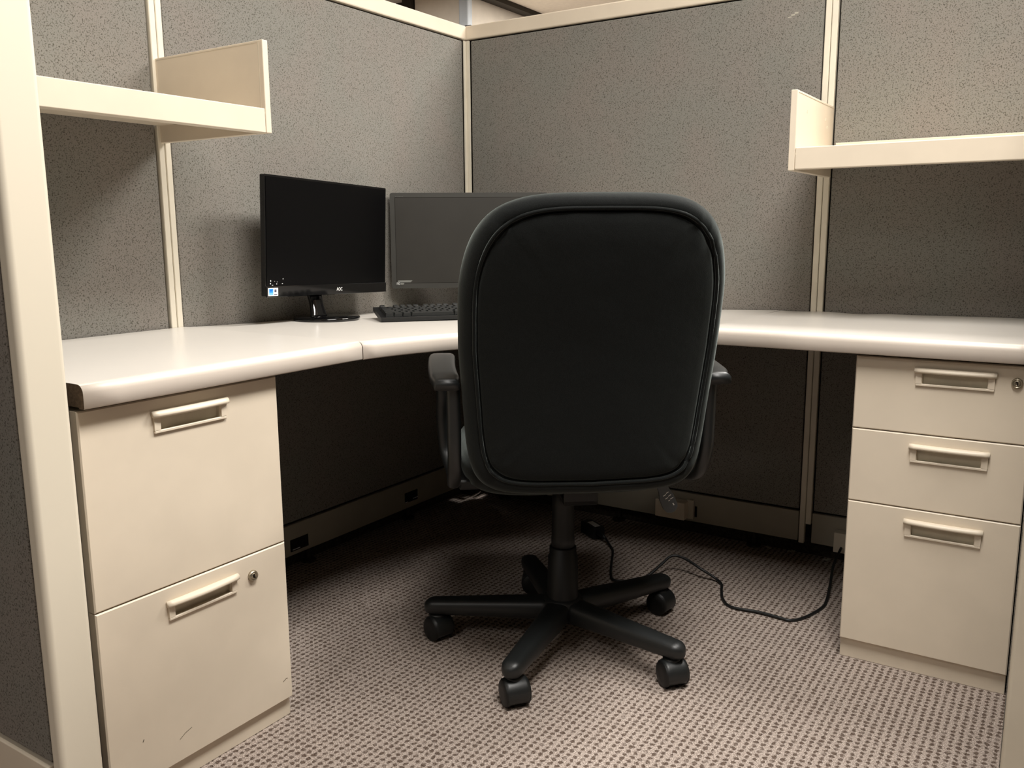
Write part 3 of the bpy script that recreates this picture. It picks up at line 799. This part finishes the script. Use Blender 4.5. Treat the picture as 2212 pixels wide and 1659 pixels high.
# base star
worlda = [-151.6, -79.8, -9.4, 64.8, 136.6]
axes = [-107, -127, -130, -98, -60]
b = B(); lathe(b, [(0.046, 0.062), (0.050, 0.075), (0.050, 0.100), (0.044, 0.112), (0.030, 0.116)], 40); obj('base_hub', b, M['chairplast'], ch_, smooth=True)
for i, wa in enumerate(worlda):
    a = rad(wa)-TH_; dx, dy = math.cos(a), math.sin(a); px, py = -dy, dx
    b = B(); rings = []
    rr_ = [0.025+0.283*k/12 for k in range(13)] + [0.308+0.0225*math.sin(PI/2*k/7)*0.9995 for k in range(1, 8)]
    for r in rr_:
        t = (r-0.025)/0.305
        hw = 0.032-0.010*t; top = 0.112-0.014*t; bot = 0.058+0.004*t
        e = 1.0
        if r > 0.308: e = math.sqrt(max(0.004, 1-((r-0.308)/0.0225)**2))
        mid_ = (top+bot)/2; hh = (top-bot)/2
        rg = []
        for q in range(14):
            an = 2*PI*q/14; c, s = math.cos(an), math.sin(an)
            uu = hw*e*abs(c)**0.7*(1 if c > 0 else -1); zz = mid_+hh*(e if s > 0 else 0.5+0.5*e)*abs(s)**0.7*(1 if s > 0 else -1)
            rg.append((dx*r+px*uu, dy*r+py*uu, zz))
        rings.append(rg)
    loft(b, rings); obj('base_leg', b, M['chairplast'], ch_, smooth=True)
    # caster
    ax = rad(axes[i])-TH_
    cx, cy = dx*0.300, dy*0.300
    mt = Matrix.Translation((cx, cy, 0)) @ Matrix.Rotation(ax, 4, 'Z')     # local X = wheel axis
    b = B(); rings = []
    Rw, zc, yc = 0.0295, 0.0300, 0.006
    for xx, rr in ((-0.0255, 0.86), (-0.0235, 0.97), (-0.018, 1.0), (0.018, 1.0), (0.0235, 0.97), (0.0255, 0.86)):
        rg = []
        for q in range(19):
            an = rad(-35+250*q/18); rg.append((xx, yc+Rw*rr*math.cos(an), zc+Rw*rr*math.sin(an)))
        rg += [(xx, yc-0.008, zc-0.004), (xx, yc+0.008, zc-0.004)]
        rings.append(rg)
    loft(b, rings); lathe(b, [(0.008, 0.05), (0.008, 0.075)], 12); lathe(b, [(0.0185, 0.050), (0.0195, 0.0595), (0.015, 0.062)], 16)
    bmesh.ops.transform(b, matrix=mt, verts=b.verts[:])
    cs = obj('caster', b, M['chairplast'], ch_)
    for p in cs.data.polygons: p.use_smooth = len(p.vertices) == 4
    for sg in (-1, 1):
        b = B(); lathe(b, [(0.0265, 0), (0.0285, 0.003), (0.0285, 0.008), (0.026, 0.0105), (0.012, 0.0115)], 26, mt @ Matrix.Translation((sg*0.0165, yc, 0.0285)) @ Matrix.Rotation(sg*PI/2, 4, 'Y'))
        wo = obj('wheel', b, M['tube'], cs)
        for p in wo.data.polygons: p.use_smooth = len(p.vertices) == 4
# height lever
b = B(); tube(b, [Vector((0.05, 0.0, 0.385)), Vector((0.17, 0.0, 0.395)), Vector((0.225, 0, 0.385))], 0.005, 8)
lv = obj('lever_rod', b, M['tube'], ch_)
b = B(); pts = []
for k in range(17):
    a = PI*k/16; pts.append((0.0175*math.cos(a), -0.052-0.0175*math.sin(a)))
poly = [(-0.011, 0.012), (0.004, 0.012)]
poly = [(0.0175, -0.035)] + [] 
outl = [(0.009, 0.014), (-0.010, 0.014), (-0.012, -0.012), (-0.0175, -0.030)] + [(-p[0], p[1]) for p in pts] + [(0.0175, -0.030)]
slab(b, outl, -0.004, 0.004)
bmesh.ops.transform(b, matrix=Matrix.Translation((0.232, 0.0, 0.372)) @ Matrix.Rotation(rad(-24), 4, 'Y'), verts=b.verts[:])
pdl = obj('lever_paddle', b, M['greyplast'], ch_)
b = B()
for x, z, l in ((-0.006, -0.022, 0.008), (0.003, -0.0200, 0.007), (-0.005, -0.031, 0.007), (0.004, -0.029, 0.008), (-0.003, -0.039, 0.004), (0.005, -0.0375, 0.008), (0.001, -0.052, 0.0025)):
    hh = 0.003 if l < 0.003 else 0.0008
    box(b, x-l/2, x+l/2, -0.0044, -0.004, z-hh, z+hh, mat=Matrix.Translation((0.232, 0.0, 0.372)) @ Matrix.Rotation(rad(-24), 4, 'Y') @ Matrix.Rotation(rad(-8), 4, 'Y'))
obj('paddle_text', b, M['white'], pdl)

# ------------------------------------------------------------------ cord, adapter, outlet boxes, scraps
cord_pts = [(0.645, -0.191, 0.018), (0.672, -0.214, 0.006), (0.700, -0.25, 0.004), (0.745, -0.35, 0.004), (0.775, -0.412, 0.004), (0.803, -0.447, 0.004), (0.845, -0.425, 0.004), (0.874, -0.385, 0.010), (0.893, -0.342, 0.030), (0.912, -0.304, 0.050), (0.948, -0.296, 0.047), (1.000, -0.305, 0.030), (1.038, -0.300, 0.011), (1.064, -0.318, 0.004),
            (1.079, -0.359, 0.004), (1.102, -0.412, 0.004), (1.137, -0.446, 0.004), (1.207, -0.443, 0.006), (1.262, -0.446, 0.005), (1.289, -0.443, 0.004), (1.314, -0.402, 0.004), (1.333, -0.330, 0.004), (1.334, -0.284, 0.006), (1.324, -0.205, 0.018), (1.312, -0.120, 0.045), (1.316, -0.055, 0.075)]
cord = empty('power_cord', (0.9, -0.35, 0)); tag(cord, 'thin black power cord with a labelled adapter snaking over the carpet behind the chair', 'cord')
b = B(); tube(b, [p-Vector((0.9, -0.35, 0)) for p in catmull(cord_pts, 8)], 0.0038, 8)
obj('cable', b, M['blackplast'], cord, smooth=True)
ad = Vector((0.583, -0.151)); dr = (Vector((0.655, -0.198))-ad).normalized(); an = math.atan2(dr.y, dr.x)
mt = Matrix.Translation((ad.x-0.9, ad.y+0.35, 0)) @ Matrix.Rotation(an, 4, 'Z')
b = B(); box(b, -0.050, 0.035, -0.021, 0.021, 0.001, 0.040, 0.004, 2, mat=mt); adp = obj('adapter', b, M['blackplast'], cord)
b = B(); box(b, -0.026, 0.026, -0.010, 0.010, 0.0402, 0.0406, mat=mt); obj('adapter_label', b, M['white'], adp)
b = B(); rings = []
for x, r, z in ((0.034, 0.013, 0.022), (0.045, 0.010, 0.022), (0.060, 0.006, 0.020), (0.072, 0.0045, 0.017)):
    rings.append([mt @ Vector((x, r*math.cos(2*PI*k/12), z+r*math.sin(2*PI*k/12))) for k in range(12)])
loft(b, rings); obj('strain_relief', b, M['blackplast'], cord, smooth=True)

ob = empty('outlet_box', (0.80, 0, 0.0)); tag(ob, 'cream outlet box on the back base panel, behind the chair lever', 'outlet box')
b = B(); box(b, 0.744-0.80, 0.842-0.80, -0.042, -0.003, 0.066, 0.122, 0.0015, 1); obj('housing', b, M['cream'], ob)
b = B(); box(b, 0.838-0.80, 0.860-0.80, -0.012, -0.003, 0.064, 0.126, 0.001, 1); obj('side_flange', b, M['creamdark'], ob)
ob2 = empty('outlet_box', (1.34, 0, 0.0)); tag(ob2, 'outlet box on the back base panel half hidden by the drawer pedestal', 'outlet box')
b = B(); box(b, 1.290-1.34, 1.375-1.34, -0.036, -0.003, 0.052, 0.110, 0.0015, 1); obj('housing', b, M['creamdark'], ob2)
def scrapbit(x, y, a, label):
    b = B(); n = 6; rings = []
    for i in range(n+1):
        t = i/n; xx = -0.012+0.024*t; z = 0.001+0.004*abs(math.sin(t*7)); wv = 0.004*(1-abs(2*t-1)**2)+0.001
        rings.append([(xx, -wv, z), (xx, wv, z+0.001), (xx, wv*0.8, z+0.003), (xx, -wv*0.8, z+0.0025)])
    loft(b, rings); o = obj('debris_scrap', b, M['scrap'], None, loc=(x, y, 0.0), rotz=a); tag(o, label, 'scrap', 'pale scraps on the carpet under the back partition')
scrapbit(1.155, 0.035, 0.6, 'pale curled scrap on the carpet under the base panel, left of the seam strip')
scrapbit(1.088, 0.030, -0.5, 'pale scrap on the carpet under the base panel, farthest left of three')
scrapbit(1.262, 0.020, 0.5, 'pale scrap on the carpet by the half hidden outlet box')
